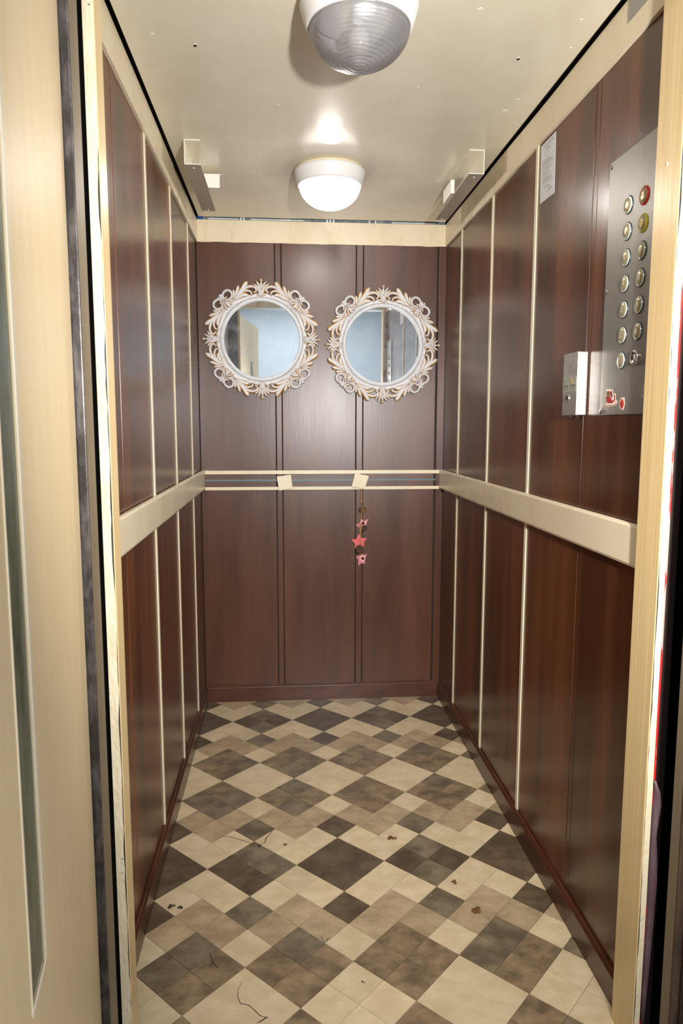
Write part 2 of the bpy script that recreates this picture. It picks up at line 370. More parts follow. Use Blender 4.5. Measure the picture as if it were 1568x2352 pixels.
# loose dirt on the floor
def clump(u, v, r, m, name, label, cat, n=5, group=None):
    c = on_z(u, v, 0.0); mb = MB()
    for k in range(n):
        a = random.random()*6.28; d = r*random.random()*0.9
        mb.ball((d*math.cos(a), d*math.sin(a)*0.7, 0.0022), r*(0.25+0.3*random.random()), n=6, sq=0.3)
    o = mb.build(name, m, label=label, cat=cat, group=group); o.location = c+Vector((0, 0, 0.0012)); return o
clump(1094, 2092, 0.016, DIRT, 'dried_leaf', 'shrivelled brown leaf crumb on a beige square near the right baseboard', 'leaf', 8)
clump(901, 1927, 0.013, DIRT, 'dirt_clump', 'small brown dirt clump on the floor seam between two cream squares', 'dirt', 9)
clump(1043, 2028, 0.010, DIRT, 'dirt_clump', 'rusty stain of dried mud on a cream square', 'dirt', 6)
clump(656, 1942, 0.008, DIRT, 'dirt_clump', 'tiny brown dirt crumb by the forked floor crack', 'dirt', 4)
clump(593, 1944, 0.008, DIRTD, 'dirt_clump', 'dark lump at the corner of a dark brown square by the crack', 'dirt', 4)
clump(414, 2087, 0.010, DIRTD, 'dirt_clump', 'black smudge of dirt on a cream square beside the left baseboard', 'dirt', 5)
clump(392, 2083, 0.010, DIRTD, 'dirt_clump', 'larger black smudge of dirt close to the left baseboard', 'dirt', 5)
clump(835, 2257, 0.006, DIRTD, 'dirt_clump', 'dark seed-like speck on a grey-cream square by the brown squares', 'dirt', 3)

# side walls: backing slab, panels, battens
def side_wall(name, x_in, sg, yend, label):
    xo = x_in+sg*0.03
    wl = bx(name, (min(x_in+sg*0.006, xo), yend, -0.05), (max(x_in+sg*0.006, xo), 0.03, ZC+0.03), GROOVE, kind='structure', label=label)
    ed = [0.0]+BAT+[yend]
    for k in range(5):
        g0 = 0.0 if k == 0 else 0.003; g1 = 0.0 if k == 4 else 0.003
        if k in (3, 4):                                  # joint closed with a narrow brown batten
            if k == 3: g1 = 0.014
            else: g0 = 0.014
        for z0, z1 in ((0.03, 1.006), (1.0075, 2.06)):
            bx('panel', (min(x_in, x_in+sg*0.0059), ed[k+1]+g1, z0), (max(x_in, x_in+sg*0.0059), ed[k]-g0, z1), BROWN, wl, bevel=0.0012)
    for y in BAT[:3]:
        for z0, z1 in ((0.06, 1.006), (1.0075, 2.05)):
            bx('batten', (min(x_in-sg*0.0035, x_in), y-0.009, z0), (max(x_in-sg*0.0035, x_in), y+0.009, z1), CREAM, wl, bevel=0.001)
    for z0, z1 in ((0.06, 1.006), (1.0075, 2.05)):
        bx('batten', (min(x_in+sg*0.0006, x_in+sg*0.0059), BAT[3]-0.011, z0), (max(x_in+sg*0.0006, x_in+sg*0.0059), BAT[3]+0.011, z1), BROWN, wl, bevel=0.0012)
    return wl
side_wall('wall_left', 0.0, -1, -1.875, 'brown gloss-painted panelled wall with thin cream battens and no fittings')
side_wall('wall_right', W, 1, -1.875, 'brown gloss-painted panelled wall that carries the steel control panel')
wb = bx('wall_back', (-0.03, 0.006, -0.05), (W+0.03, 0.03, ZC+0.03), GROOVE, kind='structure', label='brown painted back wall with two ornate round mirrors')
for z0, z1 in ((0.03, 1.0055), (1.0065, 2.06)):
    for x0, x1 in ((0.002, 0.3275), (0.3585, 0.677), (0.7115, 1.031)):
        bx('panel', (x0, 0.0, z0), (x1, 0.0059, z1), BROWNB, wb, bevel=0.0012)
    for x0, x1 in ((0.3315, 0.3545), (0.681, 0.7075), (1.038, W)):
        bx('batten', (x0, -0.001 if x1 < W else -0.004, z0), (x1, 0.0059, z1), BROWNB, wb, bevel=0.0012)

# baseboards with a small lip
def baseboard(name, a, b, inward, label, z=0.073):
    t = 0.012; (ax, ay), (bx_, by) = a, b; ix, iy = inward
    mb = MB()
    prof = [(0, 0), (t, 0), (t, z-0.010), (t*0.55, z-0.003), (t*0.5, z), (0, z)]
    vs = [(ax+ix*c, ay+iy*c, h) for c, h in prof] + [(bx_+ix*c, by+iy*c, h) for c, h in prof]; n = len(prof)
    mb.add(vs, [tuple(range(n)), tuple(range(n, 2*n))[::-1]]+[(i, (i+1) % n, n+(i+1) % n, n+i) for i in range(n)])
    return mb.build(name, BASEB, bevel=0.0008, kind='structure', label=label)
baseboard('baseboard_left', (0.0003, -1.862), (0.0003, -0.013), (1, 0), 'brown painted baseboard along the wall without fittings')
baseboard('baseboard_right', (W-0.0003, -1.824), (W-0.0003, -0.013), (-1, 0), 'brown painted baseboard below the control panel wall')
baseboard('baseboard_back', (0.0, -0.0003), (W, -0.0003), (0, -1), 'brown painted baseboard along the back wall', z=0.075)

# cornice boards with slightly wavy upper edge
def cornice(name, a, b, inward, label, t=0.008, zb=ZB, zt=ZT, wav=0.0016):
    n = 26; mb = MB(); vs = []; fs = []; ph = random.random()*6
    for k in range(n+1):
        q = k/n; x = a[0]+(b[0]-a[0])*q; y = a[1]+(b[1]-a[1])*q
        wz = wav*(math.sin(7*q+ph)+0.6*math.sin(17*q+2*ph)); wl = 0.0012*random.uniform(-1, 1)
        for c, h in ((0.0, zb+wl), (t, zb+wl), (t, zt+wz), (0.0, zt+wz)): vs.append((x+inward[0]*c, y+inward[1]*c, h))
    for k in range(n):
        for j in range(4): fs.append((4*k+j, 4*k+(j+1) % 4, 4*k+4+(j+1) % 4, 4*k+4+j))
    fs += [(0, 1, 2, 3), (4*n+3, 4*n+2, 4*n+1, 4*n)]
    return mb.add(vs, fs).build(name, CREAM, kind='structure', label=label)
cornice('trim_1', (0.0003, -1.875), (0.0003, -0.001), (1, 0), 'cream painted cornice board over the wall without fittings')
cornice('trim_2', (W-0.0003, -1.875), (W-0.0003, -0.001), (-1, 0), 'cream painted cornice board over the control panel wall')
cornice('trim_3', (0.0, -0.0003), (W, -0.0003), (0, -1), 'cream painted cornice board above the two mirrors', wav=0.0004)

# ceiling sheet, dark gap behind it
ceil = bx('ceiling', (0.017, -1.90, ZC), (W-0.017, -0.030, ZC+0.02), CEIL, kind='structure', label='glossy cream painted steel ceiling', bevel=0.001)
bx('gap_shade_sheet', (-0.01, -1.90, ZC+0.022), (W+0.01, 0.02, ZC+0.03), BLACK, ceil)  # black sheet added as the shade inside the open ceiling gap
st = bx('trim_4', (0.01, -0.0055, ZT-0.02), (W-0.01, -0.0008, ZC+0.02), BLUEG, kind='structure', label='blue-grey strip showing in the gap between ceiling and back cornice')
for u in (553, 560, 751, 758, 766, 848, 862):
    p_ = on_y(u, 505, -0.006); bx('paint_drip', (p_.x-0.003, -0.0068, 2.099), (p_.x+0.003, -0.0056, 2.1135), WPLATE, st)
for u0, u1 in ((478, 548), (575, 700), (900, 1000)):
    p0 = on_y(u0, 500, -0.006); p1 = on_y(u1, 500, -0.006); bx('paint_smear', (p0.x, -0.0066, 2.103), (p1.x, -0.0056, 2.1065), WPLATE, st)
bx('blue_patch', (0.010, -0.0072, 2.099), (0.034, -0.0056, 2.114), BLUE, st)
# screw holes and paint chips in the ceiling
for u, v in ((448, 104), (1190, 135)):
    p_ = on_z(u, v, ZC)
    MB().lathe([(0.0052, 0.0005), (0.0050, -0.0012), (0.0040, -0.0008)], lambda a, b, c: (p_.x+a, p_.y+b*1.3, ZC+c), 12).build('hole_rim', CEIL, ceil, smooth=True)
    MB().lathe([(0.0041, -0.0006)], lambda a, b, c: (p_.x+a, p_.y+b*1.3, ZC+c), 12, cap0=True).build('screw_hole', BLACK, ceil)
mb = MB()
for u, v, r in ((1103, 20, .006), (1160, 255, .008), (350, 78, .005), (1335, 45, .004), (735, 325, .005), (700, 345, .004), (585, 395, .004), (862, 330, .003), (1005, 415, .005), (1010, 437, .005), (1190, 228, .004), (1310, 110, .003), (960, 200, .003), (640, 240, .003)):
    p_ = on_z(u, v, ZC); n = 7
    pts = [(p_.x+r*random.uniform(.5, 1.2)*math.cos(6.28*k/n), p_.y+r*random.uniform(.5, 1.2)*math.sin(6.28*k/n)) for k in range(n)]
    mb.prism(pts, I3, ZC-0.0006, ZC)
mb.build('paint_chips', WPLATE, ceil, kind='stuff')

# bump rails
def rail(name, a, b, inward, label):
    t = 0.0125; prof = [(0, H0), (t*0.8, H0), (t, H0+0.006), (t, H1-0.006), (t*0.8, H1), (0, H1)]
    ix, iy = inward; n = 6
    vs = [(a[0]+ix*c, a[1]+iy*c, h) for c, h in prof] + [(b[0]+ix*c, b[1]+iy*c, h) for c, h in prof]
    return MB().add(vs, [tuple(range(n)), tuple(range(n, 2*n))[::-1]]+[(i, (i+1) % n, n+(i+1) % n, n+i) for i in range(n)]).build(name, CREAM, bevel=0.0008, label=label, cat='rail')
rail('wall_rail', (0.0038, -1.861), (0.0038, -0.0005), (1, 0), 'cream painted rail board along the wall without fittings')
rail('wall_rail', (W-0.0038, -1.824), (W-0.0038, -0.0005), (-1, 0), 'cream painted rail board along the wall below the control panel')
br = empty('wall_rail', (W/2, 0, 1.0), label='back wall rail of two thin cream strips with a teal line between', cat='rail')
for z0, z1, nm, m, t in ((1.0335, 1.0495, 'strip', CREAM, 0.008), (0.9635, 0.9775, 'strip', CREAM, 0.008), (1.002, 1.010, 'stripe', STRIPE, 0.0015)):
    child(bx(nm, (0.0175, -t-0.0012, z0), (W-0.0175, -0.0012, z1), m, bevel=0.0008 if nm == 'strip' else 0), br)
for pts, lab in (([(635, 1095), (668, 1090), (672, 1121), (641, 1127)], 'square cream wooden block nailed over the back rail with nothing hanging from it'),
                 ([(815, 1087), (847, 1093), (837, 1124), (807, 1117)], 'square cream wooden block on the back rail with the star garland below')):
    P = [on_y(u, v, -0.016) for u, v in pts]; c = sum(P, Vector())/4
    rt = empty('wooden_block', (c.x, 0, c.z), label=lab, cat='block')
    o = MB().prism([(p_.x, p_.z) for p_ in P], lambda a, b, c_: (a, c_, b), -0.0185, -0.0095).build('block', CREAM, bevel=0.0008); child(o, rt)
    o = MB().lathe([(0.0028, 0), (0.0022, 0.0012), (0.0005, 0.0016)], lambda a, b, c_: (c.x+a, -0.0185-c_, c.z+b), 10).build('nail', CREAM, smooth=True); child(o, rt)

# front jambs, header, sill of the cabin
def ribbon(x, y, z0, z1, dx, dy, wmax, seed):
    random.seed(seed); n = 90; vs = []; mb = MB()
    wd = 0
    for k in range(n+1):
        z = z0+(z1-z0)*k/n
        wd = max(0.0, min(1.0, wd+random.uniform(-0.5, 0.5)))
        e = max(0.0002, wmax*wd*(0.25+0.75*abs(math.sin(k*0.21+seed))))
        vs += [(x, y, z), (x+dx*e, y+dy*e, z)]
    mb.add(vs, [(2*k, 2*k+1, 2*k+3, 2*k+2) for k in range(n)]); return mb
jl = empty('trim_5', (0.063, -1.89, 0), kind='structure', label='cream painted front post of the cabin beside the open landing door')
child(bx('inner_face', (0.0555, JY+0.0015, 0.001), (LJ, -1.862, 2.04), CREAMV, bevel=0.0015), jl)
child(bx('front_edge', (0.054, JY, 0.001), (LJ-0.001, JY+0.0014, 2.04), CREAME), jl)
child(ribbon(LJ-0.0008, JY-0.0003, 0.05, 1.75, -1, 0, 0.0032, 3).build('worn_edge', WORN), jl)
child(bx('leak_filler', (-0.03, -1.874, 0.0), (0.0553, -1.8632, 2.04), BLACK), jl)  # added unseen filler, blocks light leaking between post and wall
jr = empty('trim_6', (1.05, -1.87, 0), kind='structure', label='cream painted front post of the cabin next to the control panel')
child(bx('inner_face', (RJ, JY+0.0015, 0.001), (1.0565, -1.824, 2.04), CREAMV, bevel=0.0015), jr)
child(bx('front_edge', (RJ+0.001, JY, 0.001), (1.058, JY+0.0014, 2.04), CREAME), jr)
child(bx('red_edge', (1.0567, JY+0.003, 0.001), (1.0635, -1.828, 2.04), RED), jr)
child(ribbon(RJ+0.0008, JY-0.0003, 0.05, 2.0, 1, 0, 0.0028, 5).build('worn_edge', WORN), jr)
MBp = MB().lathe([(0.0045, 0), (0.003, 0.0008), (0.0005, 0.001)], lambda a, b, c: (RJ-c, on_x(1531, 377, RJ).y+a, on_x(1531, 377, RJ).z+b), 12)
child(MBp.build('paint_dimple', BEADP, smooth=True), jr)
random.seed(11)
hd = bx('trim_7', (-0.03, JY, 2.045), (W+0.03, -1.90, 2.20), CREAM, kind='structure', label='cream header over the cabin entrance')
bx('steel_lip', (0.0, JY-0.002, 2.040), (W, JY+0.012, 2.0448), CHROME, hd)
bx('trim_8', (-0.02, -1.99, -0.05), (W+0.02, -1.932, -0.004), WORN, kind='structure', label='steel threshold between cabin and landing')

# ---------------------------------------------------------------- shaft and landing behind the camera
bx('wall_shaft_left', (-0.30, -1.95, -1.6), (-0.29, 0.3, 2.5), SHAFT, kind='structure', label='dark lift shaft wall behind the left cabin wall')
bx('wall_shaft_right', (1.36, -1.95, -1.6), (1.37, 0.3, 2.5), SHAFT, kind='structure', label='dark lift shaft wall behind the right cabin wall')
bx('wall_shaft_back', (-0.30, 0.29, -1.6), (1.37, 0.30, 2.5), SHAFT, kind='structure', label='dark lift shaft wall behind the back cabin wall')
bx('floor_shaft', (-0.30, -2.0, -1.65), (1.37, 0.30, -1.6), BLACK, kind='structure', label='dark bottom of the lift shaft')
bx('wall_shaft_front', (-0.30, -1.96, -1.6), (1.37, -1.95, -0.06), BLACK, kind='structure', label='dark shaft wall below the landing sill')
bx('wall_shaft_top', (-0.30, -2.0, 2.45), (1.37, 0.30, 2.5), BLACK, kind='structure', label='dark lift shaft above the cabin')
# landing frame: worn steel front edge and taupe reveal
fl = empty('trim_9', (0.05, -2.0, 0), kind='structure', label='dark worn steel landing door post with taupe reveal beside the open door')
child(bx('reveal', (0.030, -2.0035, -0.004), (0.0575, -1.955, 2.05), TAUPE, bevel=0.001), fl)
child(bx('steel_edge', (0.0, -2.0085, -0.004), (0.0585, -2.0037, 2.05), WORN, bevel=0.0018), fl)
fr = empty('trim_10', (1.08, -2.0, 0), kind='structure', label='brown worn steel landing door post with taupe reveal on the red-edged side')
child(bx('reveal', (1.060, -2.0055, -0.004), (1.09, -1.978, 2.05), TAUPE, bevel=0.001), fr)
child(bx('steel_edge', (1.0595, -2.012, -0.004), (1.13, -2.0057, 2.05), WORNB, bevel=0.002), fr)
child(MB().tube([(1.078, -2.014, 0.0), (1.078, -2.014, 2.05)], 0.004, 8).build('bead', WORNB, smooth=True), fr)
bx('wall_landing_left', (-1.3, -2.06, -0.05), (-0.005, -1.96, 2.7), HALLW, kind='structure', label='landing wall on the door hinge side')
bx('wall_landing_right', (1.10, -2.06, -0.05), (2.3, -2.0125, 2.7), HALLW, kind='structure', label='landing wall beyond the door closing side')
bx('wall_landing_top', (-0.005, -2.06, 2.051), (1.10, -1.96, 2.7), HALLW, kind='structure', label='landing wall above the door opening')
bx('floor_landing', (-1.3, -5.0, -0.06), (2.3, -1.992, -0.006), HALLF, kind='structure', label='pale terrazzo landing floor')
bx('ceiling_landing', (-1.3, -5.0, 2.66), (2.3, -1.96, 2.72), HALLC, kind='structure', label='white landing ceiling')
bx('wall_landing_back', (-1.3, -5.05, -0.05), (2.3, -5.0, 2.7), HALLW, kind='structure', label='pale blue-grey landing wall seen in the mirrors')
bx('wall_landing_far_left', (-1.35, -5.0, -0.05), (-1.3, -1.96, 2.7), HALLW, kind='structure', label='pale blue-grey side wall of the landing')
bx('wall_landing_far_right', (2.3, -5.0, -0.05), (2.35, -1.96, 2.7), HALLW, kind='structure', label='pale blue-grey opposite side wall of the landing')

# open landing door with a narrow wired-glass slit
hx, hy, ang = 0.045, -2.0135, math.atan2(0.157, 1.0)
dv = Vector((math.sin(ang), -math.cos(ang), 0)); dn = Vector((math.cos(ang), math.sin(ang), 0))     # along the leaf, and its visible face normal
DF = lambda a, b, c: tuple(Vector((hx, hy, 0)) + dv*a + dn*c + Vector((0, 0, b)))
door = empty('door_1', (hx, hy, 0), kind='structure', label='open cream painted landing door with a narrow wired glass slit')
s0, s1, zb_, zt_ = 0.437, 0.507, 0.70, 1.73; DW, DH = 0.76, 2.02
def dpart(nm, a0, a1, b0, b1, c0, c1, m, bevel=0):
    o = MB().prism([(a0, b0), (a1, b0), (a1, b1), (a0, b1)], DF, c0, c1).build(nm, m, bevel=bevel); return child(o, door)
for a0, a1, b0, b1 in ((0.0, s0, 0.01, DH), (s1, DW, 0.01, DH), (s0, s1, 0.01, zb_), (s0, s1, zt_, DH)): dpart('leaf', a0, a1, b0, b1, -0.036, 0.0, DOORP)
dpart('glass', s0, s1, zb_, zt_, -0.014, -0.0015, SLITG)
for a0, a1, b0, b1 in ((s0-0.010, s0, zb_-0.004, zt_+0.004), (s1, s1+0.002, zb_-0.004, zt_+0.004), (s0, s1, zb_-0.007, zb_), (s0, s1, zt_, zt_+0.006)):
    dpart('glazing_bead', a0, a1, b0, b1, -0.0014, 0.0012, BEADP, 0.0005)

# curled rubber sheet in the gap behind the right post
pts = [(1500, 1795), (1516, 1822), (1518, 1850), (1513, 1880), (1507, 1925), (1509, 1970), (1508, 2030), (1502, 2100), (1494, 2190), (1484, 2290), (1478, 2352)]
mb = MB(); vs = []
for k, (u, v) in enumerate(pts):
    p_ = on_y(u, v, -1.918); cv = 0.004*math.sin(k*1.1)
    vs += [(1.0592, -1.9095+cv*0.3, p_.z), ((1.0592+p_.x)/2, -1.9145+cv*0.5, p_.z), (max(p_.x, 1.0605), -1.918, p_.z)]
mb.add(vs, [(3*k+j, 3*k+j+1, 3*k+j+4, 3*k+j+3) for k in range(len(pts)-1) for j in (0, 1)])
o = mb.build('rubber_sheet', PURPLE, smooth=True, label='wavy purple-grey rubber sheet hanging in the dark gap beside the front post', cat='rubber sheet')
sm = o.modifiers.new('solid', 'SOLIDIFY'); sm.thickness = 0.0012

# ---------------------------------------------------------------- ceiling lamps
def lamp(cx, cy, lit, label):
    rt = empty('ceiling_lamp', (cx, cy, ZC), label=label, cat='lamp', group='round ceiling lamps')
    F = lambda a, b, c: (cx+a, cy+b, ZC-c)
    P = lambda mb, nm, m, **k: child(mb.build(nm, m, smooth=True, **k), rt)
    P(MB().lathe([(0.112, 0.0002), (0.117, 0.003), (0.117, 0.008), (0.110, 0.009)], F, 48), 'gasket', CREAM)
    P(MB().lathe([(0.108, 0.006), (0.1195, 0.0085), (0.1215, 0.014), (0.1205, 0.020), (0.1125, 0.046), (0.1085, 0.0545), (0.1045, 0.056), (0.1035, 0.053)], F, 56), 'rim', WHITE)
    prof = [(0.1040, 0.0535), (0.1035, 0.058)]
    n = 15
    for k in range(n):                                    # stepped prismatic rings
        q0 = k/n; q1 = (k+1)/n
        r0 = 0.1028*math.cos(q0*math.pi/2)**0.9; r1 = 0.1028*math.cos(min(0.985, q1)*math.pi/2)**0.9
        z0 = 0.058+0.070*math.sin(q0*math.pi/2)**1.15; z1 = 0.058+0.070*math.sin(q1*math.pi/2)**1.15
        prof += [(r0, z0), (r0*0.25+r1*0.75+0.0010, z0*0.35+z1*0.65+0.0012), (r1+0.0004, z1-0.0004)]
    prof.append((0.0004, 0.1285))
    P(MB().lathe(prof, F, 56), 'glass_dome', DOME)
    P(MB().lathe([(0.1005, 0.030), (0.070, 0.018), (0.030, 0.010), (0.018, 0.010)], F, 40, cap1=True), 'reflector', REFL)
    b = P(MB().ball((0, 0, 0), 0.022, lambda a, b, c: F(a, b, 0.077-c*1.25), n=20), 'bulb', BULBON if lit else BULBOFF)
    P(MB().lathe([(0.014, 0.012), (0.014, 0.040)], F, 16), 'socket', WHITE)
    if lit:
        l = light('bulb_light', 'POINT', (0, 0, -0.077), 11, (1.0, 0.96, 0.90), shadow_soft_size=0.030); l.parent = rt
    return rt
lamp(0.524, -1.588, False, 'unlit ribbed glass ceiling lamp with white rim near the cabin entrance')
lamp(0.5254, -0.617, True, 'lit ribbed glass ceiling lamp with white rim near the back wall')

# ---------------------------------------------------------------- channel brackets under the ceiling
def channel(x0, x1, y0, y1, web, label):
    rt = empty('ceiling_channel', ((x0+x1)/2, (y0+y1)/2, ZC), label=label, cat='bracket', group='ceiling channels')
    zb2 = 2.0362; t = 0.0022
    P = lambda o: child(o, rt)
    P(bx('top_flange', (x0, y0, ZC-t), (x1, y1, ZC-0.0002), CEIL))
    P(bx('bottom_flange', (x0, y0, zb2-t), (x1, y1, zb2), GREYB))
    P(bx('web', (x0, y0, zb2+0.0001), (x0+t, y1, ZC-t-0.0001), CEIL) if web < 0 else bx('web', (x1-t, y0, zb2+0.0001), (x1, y1, ZC-t-0.0001), CEIL))
    mx = (x0+x1)/2
    for a, b, c0 in ((y0-0.0012, zb2-t, 1), (y0-0.0012, ZC-t, 1)):
        P(bx('worn_edge', (x0, y0-0.0008, b), (x1, y0-0.0001, b+t), WPLATE))
    P(bx('worn_edge', (x0 if web < 0 else x1-t, y0-0.0008, zb2+0.0001), (x0+t if web < 0 else x1, y0-0.0001, ZC-t-0.0001), WPLATE))
    for yy in (y0+0.03, y1-0.012):
        P(MB().lathe([(0.0042, 0), (0.0035, 0.001), (0.0005, 0.0014)], lambda a, b, c: (mx+a, yy+b, zb2-t-c), 10).build('rivet', WPLATE, smooth=True))
channel(0.0685, 0.1180, -0.837, -0.362, -1, 'cream steel channel on the ceiling above the wall without fittings')
channel(0.9510, 1.0000, -0.828, -0.322, 1, 'cream steel channel on the ceiling above the control panel wall')
rt = empty('white_plate', (0.13, -0.585, ZC), label='small white plate standing out of the ceiling channel over the wall without fittings', cat='plate')
child(bx('plate', (0.085, -0.587, 2.0466), (0.1530, -0.584, 2.0912), WPLATE, bevel=0.0006), rt)
child(bx('tab', (0.118, -0.5838, 2.0480), (0.142, -0.545, 2.0495), WPLATE), rt)
child(bx('foot', (0.151, -0.584, 2.0905), (0.160, -0.582, 2.0925), WPLATE), rt)
rt = empty('white_plate', (0.96, -0.56, ZC), label='small folded white plate in the ceiling channel over the control panel wall', cat='plate')
child(bx('plate', (0.942, -0.62, 2.0385), (0.9445, -0.50, 2.0840), WPLATE, bevel=0.0006), rt)
child(bx('lip', (0.9446, -0.622, 2.0385), (0.954, -0.619, 2.0840), WPLATE, bevel=0.0006), rt)

# ---------------------------------------------------------------- ornate round mirrors
KM = 0.00184
def uv(U, V): return ((600+U/11.2-600.5)*KM, (779-(630+V/11.2))*KM)
def SW(wpx): return wpx/11.2*KM
def xf(ang, flip):
    ca, sa = math.cos(ang), math.sin(ang)
    def f(a, b, c):
        if flip: a, b = -a, b
        return (a*ca-b*sa, -c, a*sa+b*ca)
    return f
def spray(f):
    mb = MB()
    S_ = lambda pts, w_, h, kind='leaf', g=1.0, z0=0.004: mb.stroke([uv(*p_) for p_ in pts], SW(w_), h, f, kind, gold=g, z0=z0)
    S_([(700, 660), (600, 570), (500, 450), (400, 365), (270, 330), (160, 360), (125, 430), (175, 485)], 78, 0.010, 'scroll')
    S_([(690, 680), (600, 590), (460, 455), (330, 445), (255, 490), (262, 545)], 62, 0.009, 'scroll')
    S_([(740, 700), (600, 620), (450, 540), (330, 560)], 95, 0.008)
    S_([(640, 560), (500, 400), (430, 300), (362, 212)], 112, 0.012)
    S_([(700, 620), (640, 480), (585, 315)], 84, 0.012)
    S_([(735, 660), (712, 540), (716, 418)], 66, 0.011)
    S_([(790, 740), (640, 650), (525, 625)], 50, 0.010, 'scroll')
    for c, r in (((182, 482), 30), ((262, 545), 27), ((530, 625), 24)):
        a, b = uv(*c); mb.ball((a, b, 0.008), SW(r), f, g=0.75, sq=0.7)
    return mb
def cluster(f0):
    mb = MB()
    def dg(pt): U, V = uv(*pt); return (U, V)
    for fl in (0, 1):
        fn = f0 if not fl else (lambda a, b, c: f0(b, a, c))           # mirror about the diagonal
        S_ = lambda pts, w_, h, kind='scroll', g=1.0: mb.stroke([dg(p_) for p_ in pts], SW(w_), h, fn, kind, gold=g, z0=0.004)
        S_([(960, 700), (810, 650), (755, 560), (790, 470), (880, 438), (965, 490), (1000, 580), (960, 640), (895, 620)], 66, 0.010, g=0.35)
        S_([(820, 680), (790, 640), (810, 610)], 40, 0.010)
        S_([(985, 720), (1020, 640), (1045, 530)], 46, 0.012, 'leaf', 0.5)
        S_([(950, 745), (850, 735), (738, 785)], 60, 0.013, 'leaf', 1.5)
        a, b = dg((900, 622)); mb.ball((a, b, 0.009), SW(30), fn, g=0.7, sq=0.7)
    S_ = lambda pts, w_, h, kind='leaf', g=1.0: mb.stroke([dg(p_) for p_ in pts], SW(w_), h, f0, kind, gold=g, z0=0.005)
    S_([(930, 745), (885, 800), (815, 870)], 90, 0.012, g=0.7)
    S_([(985, 705), (1050, 640), (1120, 580)], 62, 0.013, g=0.5)
    return mb
def palmette(f):
    mb = MB()
    for fl in (0, 1):
        fn = (lambda a, b, c: f(-a, b, c)) if fl else f
        S_ = lambda pts, w_, h, g=0.8: mb.stroke([uv(*p_) for p_ in pts], SW(w_), h, fn, 'leaf', gold=g, z0=0.004)
        S_([(20, 560), (50, 420), (70, 300), (140, 195)], 56, 0.011)
        S_([(25, 570), (60, 470), (100, 360), (205, 258)], 56, 0.010)
        S_([(30, 575), (80, 530), (120, 540)], 40, 0.008)
    mb.stroke([uv(6, 560), uv(6, 400), uv(6, 200)], SW(64), 0.012, f, 'leaf', gold=0.5, z0=0.004)
    a, b = uv(6, 390); mb.ball((a, b, 0.014), SW(26), f, g=0.6)
    a, b = uv(6, 178); mb.ball((a, b, 0.012), SW(44), f, g=0.85, sq=0.6); mb.ball((a, b, 0.015), SW(22), f, g=0.1, sq=0.8)
    return mb
_mm = {}
def ornate_mirror(cx, cz, label):
    rt = empty('round_mirror', (cx, 0, cz), label=label, cat='mirror', group='ornate round mirrors'); 
    def put(key, maker, nm, m, rot=0.0, **kw):
        if key not in _mm: _mm[key] = maker().mesh(nm, m, True, kw.get('attr', False))
        o = link(nm, _mm[key], rt, kind=kw.get('kind')); o.location = (0, kw.get('y', -0.0105), 0); o.rotation_euler = (0, -rot, 0); return o
    F = lambda a, b, c: (a, -c, b)
    def backing():
        n = 160; mb = MB(); vs = []; gs = []
        for k in range(n):
            t = 2*math.pi*k/n; d = abs(math.sin(2*t))          # 1 on diagonals, 0 on the axes
            ro = 0.190+0.030*max(0, d-0.80)/0.20 + 0.012*max(0, 0.16-d)/0.16 + 0.004*math.sin(16*t)**2
            for r, c in ((0.166, -0.008), (0.166, 0.003), (ro-0.002, 0.0045), (ro, 0.003), (ro, -0.008)):
                vs.append(F(r*math.cos(t), r*math.sin(t), c)); gs.append(0.55 if c == 0.003 and r > 0.17 else 0.0)
        fs = [(5*k+j, 5*((k+1) % n)+j, 5*((k+1) % n)+j+1, 5*k+j+1) for k in range(n) for j in range(4)]
        return mb.add(vs, fs, gs)
    put('backing', backing, 'backing_plate', FRAME, attr=True)
    put('rim', lambda: MB().lathe([(0.1605, -0.004), (0.1612, 0.004), (0.164, 0.0075), (0.1668, 0.006), (0.1682, 0.0055), (0.1700, 0.0085), (0.1724, 0.0065), (0.1735, 0.0035)], F, 96), 'inner_rim', FRAME, attr=True)
    def beads():
        mb = MB()
        for k in range(112):
            t = 2*math.pi*k/112; mb.ball((0.1768*math.cos(t), 0.1768*math.sin(t), 0.006), 0.0028, F, n=6, g=0.2)
            t += math.pi/112; mb.ball((0.1768*math.cos(t), 0.1768*math.sin(t), 0.0045), 0.0019, F, n=5, g=1.0)
        return mb
    put('beads', beads, 'beading', FRAME, attr=True, kind='stuff')
    put('glass', lambda: MB().lathe([(0.1625, -0.004), (0.1625, -0.0004), (0.1598, 0.0)], F, 96, cap0=True, cap1=True), 'mirror_glass', MIRROR)
    for p_ in rt.children:
        if p_.name.startswith('mirror_glass'):
            for q_ in p_.data.polygons: q_.use_smooth = False
    for k in range(4):
        a = -k*math.pi/2
        put('palm', lambda: palmette(xf(0, False)), 'palmette', FRAME, rot=a, attr=True)
        put('clus', lambda: cluster(xf(0, False)), 'scroll_cluster', FRAME, rot=a, attr=True)
        put('sprR', lambda: spray(xf(0, False)), 'acanthus_spray', FRAME, rot=a, attr=True)
        put('sprL', lambda: spray(xf(0, True)), 'acanthus_spray', FRAME, rot=a, attr=True)
    return rt
ornate_mirror(0.2720, 1.6105, 'white and gold ornate round mirror, the higher one, by the wall without fittings')
ornate_mirror(0.7935, 1.5925, 'white and gold ornate round mirror, the lower one, by the control panel wall')

